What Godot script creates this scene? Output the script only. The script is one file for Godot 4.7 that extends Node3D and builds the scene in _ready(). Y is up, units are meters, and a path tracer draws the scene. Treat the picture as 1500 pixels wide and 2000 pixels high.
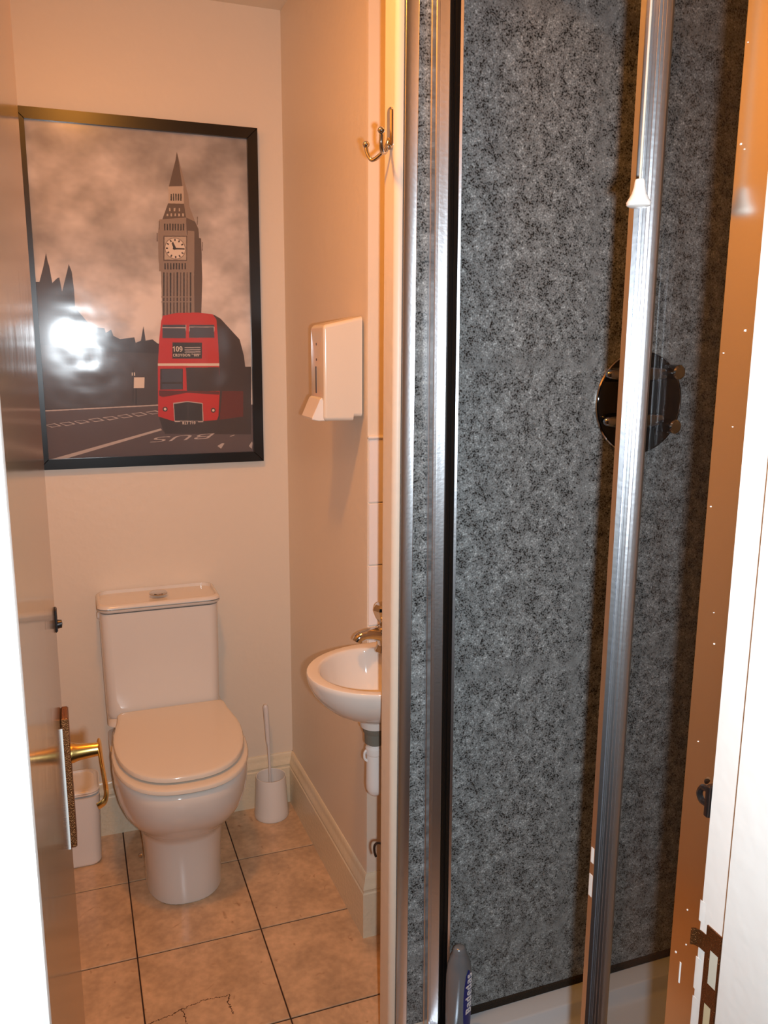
extends Node3D
# A small cream-painted toilet and shower room seen from its doorway, lit by a flash and one warm ceiling lamp.

const EYE := Vector3(0, 1.55, 0)
var used := {}
var M := {}

# ---------------------------------------------------------------- mesh builder
class MB:
	var t := PackedVector3Array()
	var from := 0
	func tri(a: Vector3, b: Vector3, c: Vector3) -> void:
		t.append(a); t.append(b); t.append(c)
	func quad(a: Vector3, b: Vector3, c: Vector3, d: Vector3) -> void:
		tri(a, b, c); tri(a, c, d)
	func begin() -> void:
		from = t.size()
	func done() -> MB:  # turns the faces added since begin() outward (clockwise seen from outside)
		var v := 0.0
		for i in range(from, t.size(), 3):
			v += t[i].dot(t[i + 1].cross(t[i + 2]))
		if v > 0.0:
			for i in range(from, t.size(), 3):
				var k := t[i + 1]
				t[i + 1] = t[i + 2]
				t[i + 2] = k
		return self
	func loft(rings: Array, cap0 := true, cap1 := true) -> MB:
		begin()
		var n: int = rings[0].size()
		for k in rings.size() - 1:
			var a: PackedVector3Array = rings[k]
			var b: PackedVector3Array = rings[k + 1]
			for i in n:
				var j := (i + 1) % n
				quad(a[i], a[j], b[j], b[i])
		for e in 2:
			if (e == 0 and not cap0) or (e == 1 and not cap1):
				continue
			var r: PackedVector3Array = rings[0] if e == 0 else rings[-1]
			var c := Vector3.ZERO
			for p in r:
				c += p / n
			for i in n:
				var j := (i + 1) % n
				if e == 0: tri(c, r[j], r[i])
				else: tri(c, r[i], r[j])
		return done()
	func box(lo: Vector3, hi: Vector3, b := 0.0, seg := 0) -> MB:  # b: chamfer or corner radius
		if b <= 0.0:
			return loft([rect_ring(lo, hi, lo.y, 0, 0, 0), rect_ring(lo, hi, hi.y, 0, 0, 0)])
		return loft([rect_ring(lo, hi, lo.y, b * 0.9, b * 0.5, seg), rect_ring(lo, hi, lo.y + b, 0, b, seg), rect_ring(lo, hi, hi.y - b, 0, b, seg), rect_ring(lo, hi, hi.y, b * 0.9, b * 0.5, seg)])
	static func rect_ring(lo: Vector3, hi: Vector3, y: float, inset: float, r: float, seg: int) -> PackedVector3Array:
		var out := PackedVector3Array()
		var x0 := lo.x + inset; var x1 := hi.x - inset; var z0 := lo.z + inset; var z1 := hi.z - inset
		if seg == 0 or r <= 0.0:
			return PackedVector3Array([Vector3(x0, y, z0), Vector3(x1, y, z0), Vector3(x1, y, z1), Vector3(x0, y, z1)])
		var cs := [[x0 + r, z0 + r, PI], [x1 - r, z0 + r, 1.5 * PI], [x1 - r, z1 - r, 0.0], [x0 + r, z1 - r, 0.5 * PI]]
		for c in cs:
			for k in seg + 1:
				var a: float = c[2] + 0.5 * PI * k / seg
				out.append(Vector3(c[0] + r * cos(a), y, c[1] + r * sin(a)))
		return out
	func rbox(lo: Vector3, hi: Vector3, r: float, e: float, seg := 5) -> MB:  # r: radius of the upright edges, e: rounding of top and bottom
		var rings := []
		for k in 4:
			var a := 0.5 * PI * k / 3.0
			rings.append(rect_ring(lo, hi, lo.y + e * (1.0 - sin(a)), e * (1.0 - cos(a)), r, seg))
		for k in 4:
			var a := 0.5 * PI * k / 3.0
			rings.append(rect_ring(lo, hi, hi.y - e * (1.0 - cos(a)), e * (1.0 - sin(a)), r, seg))
		return loft(rings)
	func lathe(profile: PackedVector2Array, at: Vector3, segs := 24, basis := Basis()) -> MB:
		var rings := []
		for p in profile:
			var r := PackedVector3Array()
			for i in segs:
				var a := TAU * i / segs
				r.append(at + basis * Vector3(p.x * cos(a), p.y, p.x * sin(a)))
			rings.append(r)
		return loft(rings)
	func tube(path: PackedVector3Array, radii: PackedFloat32Array, sides := 10, flat := 1.0) -> MB:
		var rings := []
		var side := Vector3.ZERO
		for i in path.size():
			var d := (path[mini(i + 1, path.size() - 1)] - path[maxi(i - 1, 0)]).normalized()
			if side == Vector3.ZERO:
				side = d.cross(Vector3.UP if absf(d.y) < 0.9 else Vector3.RIGHT).normalized()
			side = (side - d * side.dot(d)).normalized()
			var up := d.cross(side)
			var rad: float = radii[mini(i, radii.size() - 1)]
			var r := PackedVector3Array()
			for k in sides:
				var a := TAU * k / sides
				r.append(path[i] + side * cos(a) * rad + up * sin(a) * rad * flat)
			rings.append(r)
		return loft(rings)
	func prism(poly: PackedVector2Array, y0: float, y1: float) -> MB:  # an outline in x and z, upright from y0 to y1
		begin()
		var n := poly.size()
		for i in n:
			var a := poly[i]; var b := poly[(i + 1) % n]
			quad(Vector3(a.x, y0, a.y), Vector3(b.x, y0, b.y), Vector3(b.x, y1, b.y), Vector3(a.x, y1, a.y))
		var cw := Geometry2D.is_polygon_clockwise(poly)
		var ix := Geometry2D.triangulate_polygon(poly)
		for i in range(0, ix.size(), 3):
			var a := poly[ix[i]]; var b := poly[ix[i + 1]]; var c := poly[ix[i + 2]]
			var ccw := (b - a).cross(c - a) > 0.0
			if ccw == cw:
				var k := b; b = c; c = k
			tri(Vector3(a.x, y0, a.y), Vector3(c.x, y0, c.y), Vector3(b.x, y0, b.y))
			tri(Vector3(a.x, y1, a.y), Vector3(b.x, y1, b.y), Vector3(c.x, y1, c.y))
		return done()
	func sweep(profile: PackedVector2Array, path: PackedVector2Array, side: float) -> MB:  # a profile (out, up) along a mitred floor line
		var rings := []
		for i in path.size():
			var d0 := (path[i] - path[maxi(i - 1, 0)]).normalized()
			var d1 := (path[mini(i + 1, path.size() - 1)] - path[i]).normalized()
			if i == 0: d0 = d1
			if i == path.size() - 1: d1 = d0
			var n0 := Vector2(-d0.y, d0.x) * side
			var n1 := Vector2(-d1.y, d1.x) * side
			var m := (n0 + n1).normalized()
			m /= maxf(m.dot(n0), 0.3)
			var r := PackedVector3Array()
			for p in profile:
				r.append(Vector3(path[i].x + m.x * p.x, p.y, path[i].y + m.y * p.x))
			rings.append(r)
		return loft(rings)
	func mesh(angle := 40.0) -> ArrayMesh:
		var lim := cos(deg_to_rad(angle))
		var n := t.size() / 3
		var fn := PackedVector3Array(); fn.resize(n)
		var fw := PackedVector3Array(); fw.resize(n)
		var at := {}
		for i in n:
			var c := (t[i * 3 + 2] - t[i * 3]).cross(t[i * 3 + 1] - t[i * 3])
			fw[i] = c
			fn[i] = c.normalized()
			for k in 3:
				var key := Vector3i((t[i * 3 + k] * 20000.0).round())
				if not at.has(key): at[key] = PackedInt32Array()
				at[key].append(i)
		var nv := PackedVector3Array(); nv.resize(t.size())
		for i in n:
			for k in 3:
				var s := Vector3.ZERO
				for f in at[Vector3i((t[i * 3 + k] * 20000.0).round())]:
					if fn[f].dot(fn[i]) >= lim: s += fw[f]
				nv[i * 3 + k] = s.normalized() if s.length() > 1e-12 else (fn[i] if fn[i] != Vector3.ZERO else Vector3.UP)
		var arr := []
		arr.resize(Mesh.ARRAY_MAX)
		arr[Mesh.ARRAY_VERTEX] = t
		arr[Mesh.ARRAY_NORMAL] = nv
		var am := ArrayMesh.new()
		am.add_surface_from_arrays(Mesh.PRIMITIVE_TRIANGLES, arr)
		return am

# ---------------------------------------------------------------- scene helpers
func numbered(called: String) -> String:
	used[called] = used.get(called, 0) + 1
	return called if used[called] == 1 else "%s_%03d" % [called, used[called] - 1]

func thing(called: String, label: String, category: String, at := Vector3.ZERO, group := "") -> Node3D:
	var o := Node3D.new()
	o.name = numbered(called)
	o.position = at
	add_child(o, true)
	tag(o, label, category, group)
	return o

func tag(o: Node, label: String, category: String, group := "") -> void:
	o.set_meta("label", label)
	o.set_meta("category", category)
	if group: o.set_meta("group", group)

func origin_of(n: Node) -> Vector3:
	var p := Vector3.ZERO
	while n is Node3D and n != self:
		p += n.position
		n = n.get_parent()
	return p

func part(parent: Node, called: String, m, mat: Material, label := "", angle := 40.0) -> MeshInstance3D:  # built in the room's axes, hung under its thing
	var o := MeshInstance3D.new()
	o.mesh = m.mesh(angle) if m is MB else m
	o.material_override = mat
	o.name = called if parent != self else numbered(called)
	o.position = -origin_of(parent)
	if label: o.set_meta("label", label)
	parent.add_child(o, true)
	return o

func struct(called: String, m, mat: Material, angle := 40.0) -> MeshInstance3D:
	var o := part(self, called, m, mat, "", angle)
	o.set_meta("kind", "structure")
	return o

func v2(a: Array) -> PackedVector2Array:
	var out := PackedVector2Array()
	for i in range(0, a.size(), 2): out.append(Vector2(a[i], a[i + 1]))
	return out

func v3(a: Array) -> PackedVector3Array:
	var out := PackedVector3Array()
	for i in range(0, a.size(), 3): out.append(Vector3(a[i], a[i + 1], a[i + 2]))
	return out

func curve(a: PackedVector3Array, steps := 6) -> PackedVector3Array:  # a smooth line through the points
	var out := PackedVector3Array()
	for i in a.size() - 1:
		for k in steps:
			out.append(a[i].cubic_interpolate(a[i + 1], a[maxi(i - 1, 0)], a[mini(i + 2, a.size() - 1)], float(k) / steps))
	out.append(a[-1])
	return out

# ---------------------------------------------------------------- materials
func solid(c: Color, rough := 0.5, metal := 0.0) -> StandardMaterial3D:
	var m := StandardMaterial3D.new()
	m.albedo_color = c
	m.roughness = rough
	m.metallic = metal
	return m

func noise(seed_: int, freq: float, oct := 4, kind := FastNoiseLite.TYPE_SIMPLEX_SMOOTH) -> FastNoiseLite:
	var n := FastNoiseLite.new()
	n.seed = seed_
	n.frequency = freq
	n.noise_type = kind
	n.fractal_type = FastNoiseLite.FRACTAL_FBM
	n.fractal_octaves = oct
	return n

func noise_tex(n: FastNoiseLite, size := 256) -> NoiseTexture2D:
	var x := NoiseTexture2D.new()
	x.noise = n
	x.width = size
	x.height = size
	x.seamless = true
	return x

func bumpy(m: StandardMaterial3D, n: FastNoiseLite, metres: float, height_cm: float, size := 256) -> StandardMaterial3D:
	m.heightmap_enabled = true
	m.heightmap_texture = noise_tex(n, size)
	m.heightmap_scale = height_cm
	m.uv1_triplanar = true
	m.uv1_world_triplanar = true
	m.uv1_scale = Vector3.ONE / metres
	return m

func fill(im: Image, pts: PackedVector2Array, col: Color) -> void:  # a filled outline
	var lo := INF
	var hi := -INF
	for p in pts:
		lo = minf(lo, p.y); hi = maxf(hi, p.y)
	for y in range(maxi(int(floor(lo)), 0), mini(int(ceil(hi)), im.get_height() - 1) + 1):
		var xs := []
		var yy := y + 0.5
		for i in pts.size():
			var a := pts[i]; var b := pts[(i + 1) % pts.size()]
			if (a.y <= yy) != (b.y <= yy):
				xs.append(a.x + (b.x - a.x) * (yy - a.y) / (b.y - a.y))
		xs.sort()
		for k in range(0, xs.size() - 1, 2):
			var x0 := maxi(int(round(xs[k])), 0)
			var w := mini(int(round(xs[k + 1])), im.get_width()) - x0
			if w > 0: im.fill_rect(Rect2i(x0, y, w, 1), col)

func pp(im: Image, a: Array, col: Color) -> void:  # an outline in thousandths of the picture
	var pts := v2(a)
	for i in pts.size(): pts[i] *= Vector2(im.get_width(), im.get_height()) / 1000.0
	fill(im, pts, col)

func write(im: Image, text: String, at: Vector2, along: Vector2, up: Vector2, col: Color, bold := false) -> void:  # along spans the text, up its letter height, in pixels
	var tm := TextMesh.new()
	var f := SystemFont.new()
	f.font_names = PackedStringArray(["Droid Sans"])
	if bold: f.font_weight = 700
	tm.font = f
	tm.font_size = 64
	tm.pixel_size = 0.01
	tm.depth = 0.0
	tm.text = text
	var arr := tm.get_mesh_arrays()
	var v: PackedVector3Array = arr[Mesh.ARRAY_VERTEX]
	var ix: PackedInt32Array = arr[Mesh.ARRAY_INDEX]
	var lo := Vector3(INF, INF, 0)
	var hi := Vector3(-INF, -INF, 0)
	for p in v:
		lo = lo.min(p); hi = hi.max(p)
	for i in range(0, ix.size(), 3):
		var q := PackedVector2Array()
		for k in 3:
			var p := v[ix[i + k]]
			q.append(at + along * ((p.x - lo.x) / (hi.x - lo.x)) + up * ((p.y - lo.y) / (hi.y - lo.y)))
		fill(im, q, col)

func text_mesh(text: String, height: float) -> TextMesh:
	var tm := TextMesh.new()
	var f := SystemFont.new()
	f.font_names = PackedStringArray(["Droid Sans"])
	f.font_weight = 700
	tm.font = f
	tm.font_size = 64
	tm.pixel_size = height / 48.0
	tm.depth = 0.0006
	tm.text = text
	return tm

func picture(im: Image) -> ImageTexture:
	return ImageTexture.create_from_image(im)

func granite() -> Image:
	var n := 1024
	var im := Image.create(n, n, false, Image.FORMAT_RGB8)
	var a := noise(11, 0.014, 3).get_seamless_image(n, n)
	var b := noise(12, 0.05, 3).get_seamless_image(n, n)
	var c := noise(13, 0.13, 2).get_seamless_image(n, n)
	var da := a.get_data(); var db := b.get_data(); var dc := c.get_data()
	var out := PackedByteArray()
	out.resize(n * n * 3)
	for i in n * n:
		var s := 0.30 * (da[i] - 128.0) + 0.30 * (db[i] - 128.0) + 0.40 * (dc[i] - 128.0)
		var g := 122.0 + s * 0.55
		var spot := 0.55 * dc[i] + 0.27 * db[i] + 0.18 * da[i]
		if spot < 104.0: g -= (104.0 - spot) * 2.6
		if spot > 158.0: g += (spot - 158.0) * 0.9
		g = clampf(g, 30.0, 200.0)
		out[i * 3] = int(minf(g * 1.03, 255))
		out[i * 3 + 1] = int(minf(g * 1.075, 255))
		out[i * 3 + 2] = int(minf(g * 1.085, 255))
	im.set_data(n, n, false, Image.FORMAT_RGB8, out)
	return im

func marble(seed_: int, cracked: bool) -> Image:
	var n := 384
	var im := Image.create(n, n, false, Image.FORMAT_RGB8)
	var a := noise(seed_, 0.006, 4)
	var r := noise(seed_ + 50, 0.0045, 3)
	r.fractal_type = FastNoiseLite.FRACTAL_RIDGED
	var d := noise(seed_ + 90, 0.03, 3)
	for y in n:
		for x in n:
			var k := a.get_noise_2d(x, y)
			var s := clampf((r.get_noise_2d(x + 60.0 * k, y) - 0.80) * 5.0, 0.0, 1.0) * clampf(0.5 + 2.0 * k, 0.0, 1.0)
			var f := d.get_noise_2d(x, y)
			var c := Color(0.80, 0.665, 0.53) * (1.0 + 0.13 * k + 0.07 * f)
			c = c.lerp(Color(0.52, 0.36, 0.24), s * 0.55)
			im.set_pixel(x, y, c.clamp())
	if cracked:
		for l in [[0.0, 0.72, 0.043, 0.705, 0.199, 0.677, 0.261, 0.653, 0.432, 0.619, 0.618, 0.635, 0.596, 0.702, 0.618, 0.826], [0.261, 0.653, 0.28, 0.787, 0.25, 1.0]]:
			var p := v2(l)
			for i in p.size() - 1:
				for k in 40:
					var q := p[i].lerp(p[i + 1], k / 40.0) * n
					q += Vector2(d.get_noise_2d(q.x * 3, q.y * 3), d.get_noise_2d(q.y * 3, q.x * 3)) * 5.0
					im.fill_rect(Rect2i(int(q.x), int(q.y), 2, 2), Color(0.22, 0.13, 0.08))
	return im

func london() -> Image:  # the print in the frame: a clock tower, a red double-decker and a grey sky
	var w := 1080
	var h := 1647
	var im := Image.create(w / 4, h / 4, false, Image.FORMAT_RGB8)
	var a := noise(5, 0.012, 4)
	var b := noise(6, 0.02, 4)
	for y in h / 4:
		for x in w / 4:
			var u := x / (w / 4.0); var v := y / (h / 4.0)
			var k := a.get_noise_2d(x, y * 1.15)
			var g := 0.735 + 0.20 * k + 0.07 * b.get_noise_2d(x, y * 1.6)
			g -= 0.12 * smoothstep(0.45, 0.05, v) * u
			g += 0.12 * smoothstep(0.3, 0.6, v)
			g = clampf(g, 0.34, 0.92)
			im.set_pixel(x, y, Color(g * 1.0, g * 0.955, g * 0.93))
	im.resize(w, h, Image.INTERPOLATE_CUBIC)
	var dark := Color8(52, 42, 44); var dark2 := Color8(34, 29, 33); var mid := Color8(68, 57, 57); var road := Color8(88, 75, 78)
	var pale := Color8(190, 176, 170); var cream := Color8(228, 212, 196); var glass := Color8(66, 68, 82)
	var stone_d := Color8(84, 68, 62); var stone_m := Color8(142, 124, 112); var stone_l := Color8(186, 168, 152)
	var red := Color8(196, 30, 27); var red_d := Color8(96, 28, 24)
	pp(im, [-13, 459, 20, 459, 42, 413, 57, 374, 62, 400, 67, 412, 75, 461, 97, 447, 107, 444, 115, 486, 142, 427, 152, 404, 163, 426, 168, 485, 167, 531, 217, 574, 255, 590, 293, 593, 298, 607, 323, 597, 332, 616, 362, 626, 428, 620, 433, 637, 458, 630, 473, 585, 480, 630, 512, 626, 537, 639, 588, 643, 575, 844, -55, 846], dark)  # palace
	pp(im, [-33, 645, 155, 645, 278, 664, 587, 671, 577, 834, -53, 839], mid)  # embankment
	pp(im, [-73, 846, 523, 833, 1048, 839, 1040, 1050, -92, 1017], road)  # road
	pp(im, [-55, 845, 550, 832, 550, 836, -55, 849], pale)
	pp(im, [0, 890, 43, 885, 72, 894, 28, 898], pale)
	pp(im, [5, 891, 40, 887, 62, 894, 32, 896], road)
	pp(im, [63, 885, 108, 881, 137, 889, 93, 894], pale)
	pp(im, [70, 886, 105, 883, 127, 889, 95, 892], road)
	pp(im, [128, 880, 173, 877, 203, 884, 158, 889], pale)
	pp(im, [135, 881, 170, 878, 192, 884, 160, 886], road)
	pp(im, [193, 875, 240, 871, 270, 880, 225, 884], pale)
	pp(im, [200, 877, 237, 873, 258, 879, 227, 882], road)
	pp(im, [260, 870, 307, 867, 337, 874, 292, 880], pale)
	pp(im, [267, 872, 303, 869, 325, 874, 293, 877], road)
	pp(im, [327, 866, 373, 861, 405, 870, 358, 874], pale)
	pp(im, [333, 867, 370, 863, 393, 869, 360, 872], road)
	pp(im, [395, 860, 442, 856, 473, 864, 427, 870], pale)
	pp(im, [402, 861, 438, 858, 462, 864, 428, 867], road)
	pp(im, [463, 856, 512, 851, 542, 859, 495, 864], pale)
	pp(im, [470, 857, 508, 854, 530, 859, 497, 862], road)
	pp(im, [5, 999, 533, 910, 538, 916, 62, 1001], pale)
	pp(im, [417, 745, 467, 745, 463, 779, 413, 779], cream)
	pp(im, [422, 779, 427, 779, 423, 832, 418, 832], dark2)
	pp(im, [408, 730, 415, 730, 415, 740, 407, 740], cream)
	pp(im, [418, 730, 423, 730, 423, 740, 417, 740], cream)
	pp(im, [413, 719, 417, 719, 408, 827, 405, 827], dark2)
	pp(im, [663, 58, 668, 72, 683, 158, 620, 161, 655, 84], stone_d)  # spire
	pp(im, [668, 72, 707, 179, 687, 180, 683, 158], stone_m)
	pp(im, [617, 161, 688, 157, 687, 169, 617, 173], stone_l)
	pp(im, [618, 173, 688, 169, 687, 209, 615, 211], stone_l)
	pp(im, [627, 183, 633, 183, 632, 202, 625, 202], dark2)
	pp(im, [638, 181, 643, 181, 643, 202, 637, 202], dark2)
	pp(im, [648, 181, 655, 181, 653, 201, 648, 202], dark2)
	pp(im, [660, 181, 667, 180, 665, 201, 658, 201], dark2)
	pp(im, [672, 180, 678, 180, 677, 201, 670, 201], dark2)
	pp(im, [688, 174, 708, 178, 713, 215, 687, 216], stone_m)
	pp(im, [613, 211, 687, 209, 695, 252, 583, 260], stone_d)
	pp(im, [687, 209, 712, 215, 737, 261, 695, 252], stone_m)
	pp(im, [605, 242, 612, 242, 612, 249, 603, 249], stone_l)
	pp(im, [623, 240, 630, 240, 630, 249, 622, 249], stone_l)
	pp(im, [642, 240, 648, 239, 648, 248, 640, 248], stone_l)
	pp(im, [658, 239, 667, 239, 667, 247, 658, 248], stone_l)
	pp(im, [677, 238, 685, 238, 685, 247, 677, 247], stone_l)
	pp(im, [617, 224, 623, 224, 623, 234, 617, 234], stone_l)
	pp(im, [638, 224, 647, 223, 645, 233, 638, 233], stone_l)
	pp(im, [662, 223, 668, 223, 668, 232, 662, 233], stone_l)
	pp(im, [570, 260, 695, 250, 692, 308, 558, 311], stone_m)
	pp(im, [590, 272, 597, 272, 595, 292, 590, 292], dark2)
	pp(im, [603, 272, 608, 272, 608, 291, 602, 291], dark2)
	pp(im, [615, 271, 622, 271, 620, 291, 615, 291], dark2)
	pp(im, [628, 271, 635, 271, 633, 291, 627, 291], dark2)
	pp(im, [640, 271, 647, 270, 645, 290, 640, 290], dark2)
	pp(im, [653, 270, 660, 270, 658, 290, 652, 290], dark2)
	pp(im, [667, 270, 672, 270, 672, 289, 665, 290], dark2)
	pp(im, [678, 269, 685, 269, 683, 289, 677, 289], dark2)
	pp(im, [695, 250, 737, 261, 752, 283, 753, 309, 763, 311, 762, 434, 750, 558, 715, 558, 725, 386, 693, 387], stone_d)
	pp(im, [700, 289, 732, 290, 725, 412, 692, 412], stone_m)
	pp(im, [560, 309, 700, 302, 695, 387, 557, 390], stone_m)
	pp(im, [585, 308, 697, 305, 692, 381, 580, 384], stone_d)
	pp(im, [590, 311, 692, 308, 688, 378, 585, 380], stone_l)
	pp(im, [560, 387, 723, 384, 722, 412, 558, 416], stone_m)
	pp(im, [585, 391, 590, 390, 590, 409, 583, 409], dark2)
	pp(im, [598, 390, 603, 390, 603, 409, 597, 409], dark2)
	pp(im, [612, 390, 617, 390, 617, 409, 610, 409], dark2)
	pp(im, [625, 390, 632, 390, 630, 408, 623, 408], dark2)
	pp(im, [638, 389, 645, 389, 643, 408, 637, 408], dark2)
	pp(im, [652, 389, 658, 389, 657, 408, 650, 408], dark2)
	pp(im, [665, 389, 672, 389, 670, 407, 665, 408], dark2)
	pp(im, [680, 388, 685, 388, 685, 407, 678, 407], dark2)
	pp(im, [567, 415, 723, 412, 718, 558, 563, 561], stone_m)
	pp(im, [577, 419, 583, 419, 573, 561, 568, 561], dark2)
	pp(im, [593, 419, 598, 419, 590, 560, 583, 560], stone_d)
	pp(im, [608, 419, 615, 419, 605, 560, 600, 560], dark2)
	pp(im, [625, 419, 630, 417, 622, 560, 615, 560], stone_d)
	pp(im, [640, 417, 647, 417, 637, 560, 632, 560], dark2)
	pp(im, [657, 417, 662, 417, 653, 560, 647, 560], stone_d)
	pp(im, [672, 417, 678, 416, 670, 560, 663, 560], dark2)
	pp(im, [688, 416, 693, 416, 685, 558, 678, 560], stone_d)
	pp(im, [703, 416, 710, 416, 702, 558, 695, 558], dark2)
	pp(im, [563, 492, 718, 490, 718, 493, 563, 496], stone_m)
	pp(im, [563, 507, 718, 505, 718, 508, 562, 511], stone_m)
	pp(im, [555, 301, 558, 301, 557, 326, 553, 326], stone_d)
	pp(im, [567, 264, 570, 264, 568, 290, 565, 290], stone_d)
	pp(im, [747, 245, 750, 245, 748, 270, 745, 270], stone_d)
	pp(im, [767, 322, 770, 322, 768, 348, 765, 348], stone_d)
	pp(im, [810, 545, 845, 558, 938, 624, 958, 678, 963, 713, 993, 713, 985, 939, 552, 928, 532, 873, 815, 878, 828, 792, 830, 634], dark)  # bus side and shadow
	pp(im, [843, 792, 950, 793, 947, 878, 825, 887], red_d)
	pp(im, [545, 622, 558, 568, 567, 552, 635, 542, 740, 540, 807, 545, 825, 561, 830, 634, 832, 701, 830, 797, 820, 875, 812, 887, 742, 890, 593, 887, 523, 871, 532, 711], red)  # bus front
	pp(im, [563, 580, 675, 579, 672, 622, 560, 622], glass)
	pp(im, [692, 579, 813, 578, 812, 619, 688, 620], glass)
	pp(im, [560, 588, 675, 587, 675, 590, 560, 590], pale)
	pp(im, [690, 585, 813, 584, 813, 586, 690, 587], pale)
	pp(im, [673, 579, 677, 579, 675, 598, 672, 598], pale)
	pp(im, [690, 586, 693, 586, 692, 600, 688, 600], pale)
	pp(im, [810, 585, 815, 585, 813, 599, 810, 599], pale)
	pp(im, [607, 635, 750, 635, 747, 686, 603, 686], dark2)
	pp(im, [532, 701, 832, 701, 832, 710, 532, 709], cream)
	pp(im, [543, 718, 652, 718, 648, 785, 538, 785], dark)
	pp(im, [550, 720, 648, 720, 647, 761, 547, 761], glass)
	pp(im, [548, 767, 645, 767, 645, 784, 547, 784], glass)
	pp(im, [667, 715, 830, 714, 833, 792, 668, 791], dark)
	pp(im, [533, 787, 828, 793, 827, 804, 668, 796, 548, 809, 532, 803], red_d)
	pp(im, [598, 828, 667, 823, 743, 830, 745, 891, 600, 889], pale)
	pp(im, [602, 832, 667, 826, 740, 833, 740, 889, 603, 886], dark2)
	pp(im, [668, 828, 672, 828, 668, 887, 665, 887], mid)
	pp(im, [527, 873, 593, 889, 813, 890, 815, 933, 545, 920], dark)
	pp(im, [603, 887, 628, 887, 628, 891, 603, 891], pale)
	pp(im, [717, 890, 743, 890, 743, 893, 717, 893], pale)
	pp(im, [810, 974, 835, 965, 847, 966, 828, 984], pale)
	pp(im, [972, 978, 988, 963, 992, 968, 987, 988], pale)
	pp(im, [873, 943, 898, 938, 900, 940, 882, 944], pale)
	var S := Vector2(w, h) / 1000.0
	var c := Vector2(638, 345) * S  # the clock face
	for k in 2:
		var ring := PackedVector2Array()
		for i in 40:
			var t := TAU * i / 40.0
			ring.append(c + (Vector2(50, 33) if k == 0 else Vector2(46, 30.5)) * S * Vector2(cos(t), sin(t)))
		fill(im, ring, stone_m if k == 0 else cream)
	for i in 12:
		var t := TAU * i / 12.0
		var d := Vector2(cos(t), sin(t))
		var q := Vector2(-d.y, d.x) * 3.5
		var o := Vector2(50, 33) * S
		fill(im, PackedVector2Array([c + d * o * 0.68 - q, c + d * o * 0.68 + q, c + d * o * 0.88 + q, c + d * o * 0.88 - q]), dark)
	fill(im, PackedVector2Array([c + Vector2(-12, -4), c + Vector2(44, -3), c + Vector2(44, 3), c + Vector2(-12, 5)]), dark2)
	fill(im, PackedVector2Array([c + Vector2(-5, 8), c + Vector2(7, 2), c + Vector2(-10, -34), c + Vector2(-17, -24)]), dark2)
	for q in [[558, 848], [795, 855]]:
		for k in 2:
			var ring := PackedVector2Array()
			for i in 20: ring.append(Vector2(q[0], q[1]) * S + (13.0 if k == 0 else 7.0) * Vector2(cos(TAU * i / 20), sin(TAU * i / 20)))
			fill(im, ring, dark if k == 0 else cream)
	write(im, "109", Vector2(606, 664) * S, Vector2(48, 0) * S, Vector2(0, -17) * S, cream, true)
	for k in 3: pp(im, [664, 650 + k * 7, 742, 649 + k * 7, 742, 652 + k * 7, 664, 653 + k * 7], pale)
	write(im, "CROYDON \"109\"", Vector2(607, 680) * S, Vector2(134, -1) * S, Vector2(0, -9) * S, cream, true)
	write(im, "RLT 719", Vector2(640, 899) * S, Vector2(64, 0) * S, Vector2(0, -9) * S, cream, true)
	write(im, "BUS", Vector2(800, 931) * S, Vector2(-292, 7) * S, Vector2(-36, 17) * S, pale)
	return im

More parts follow.
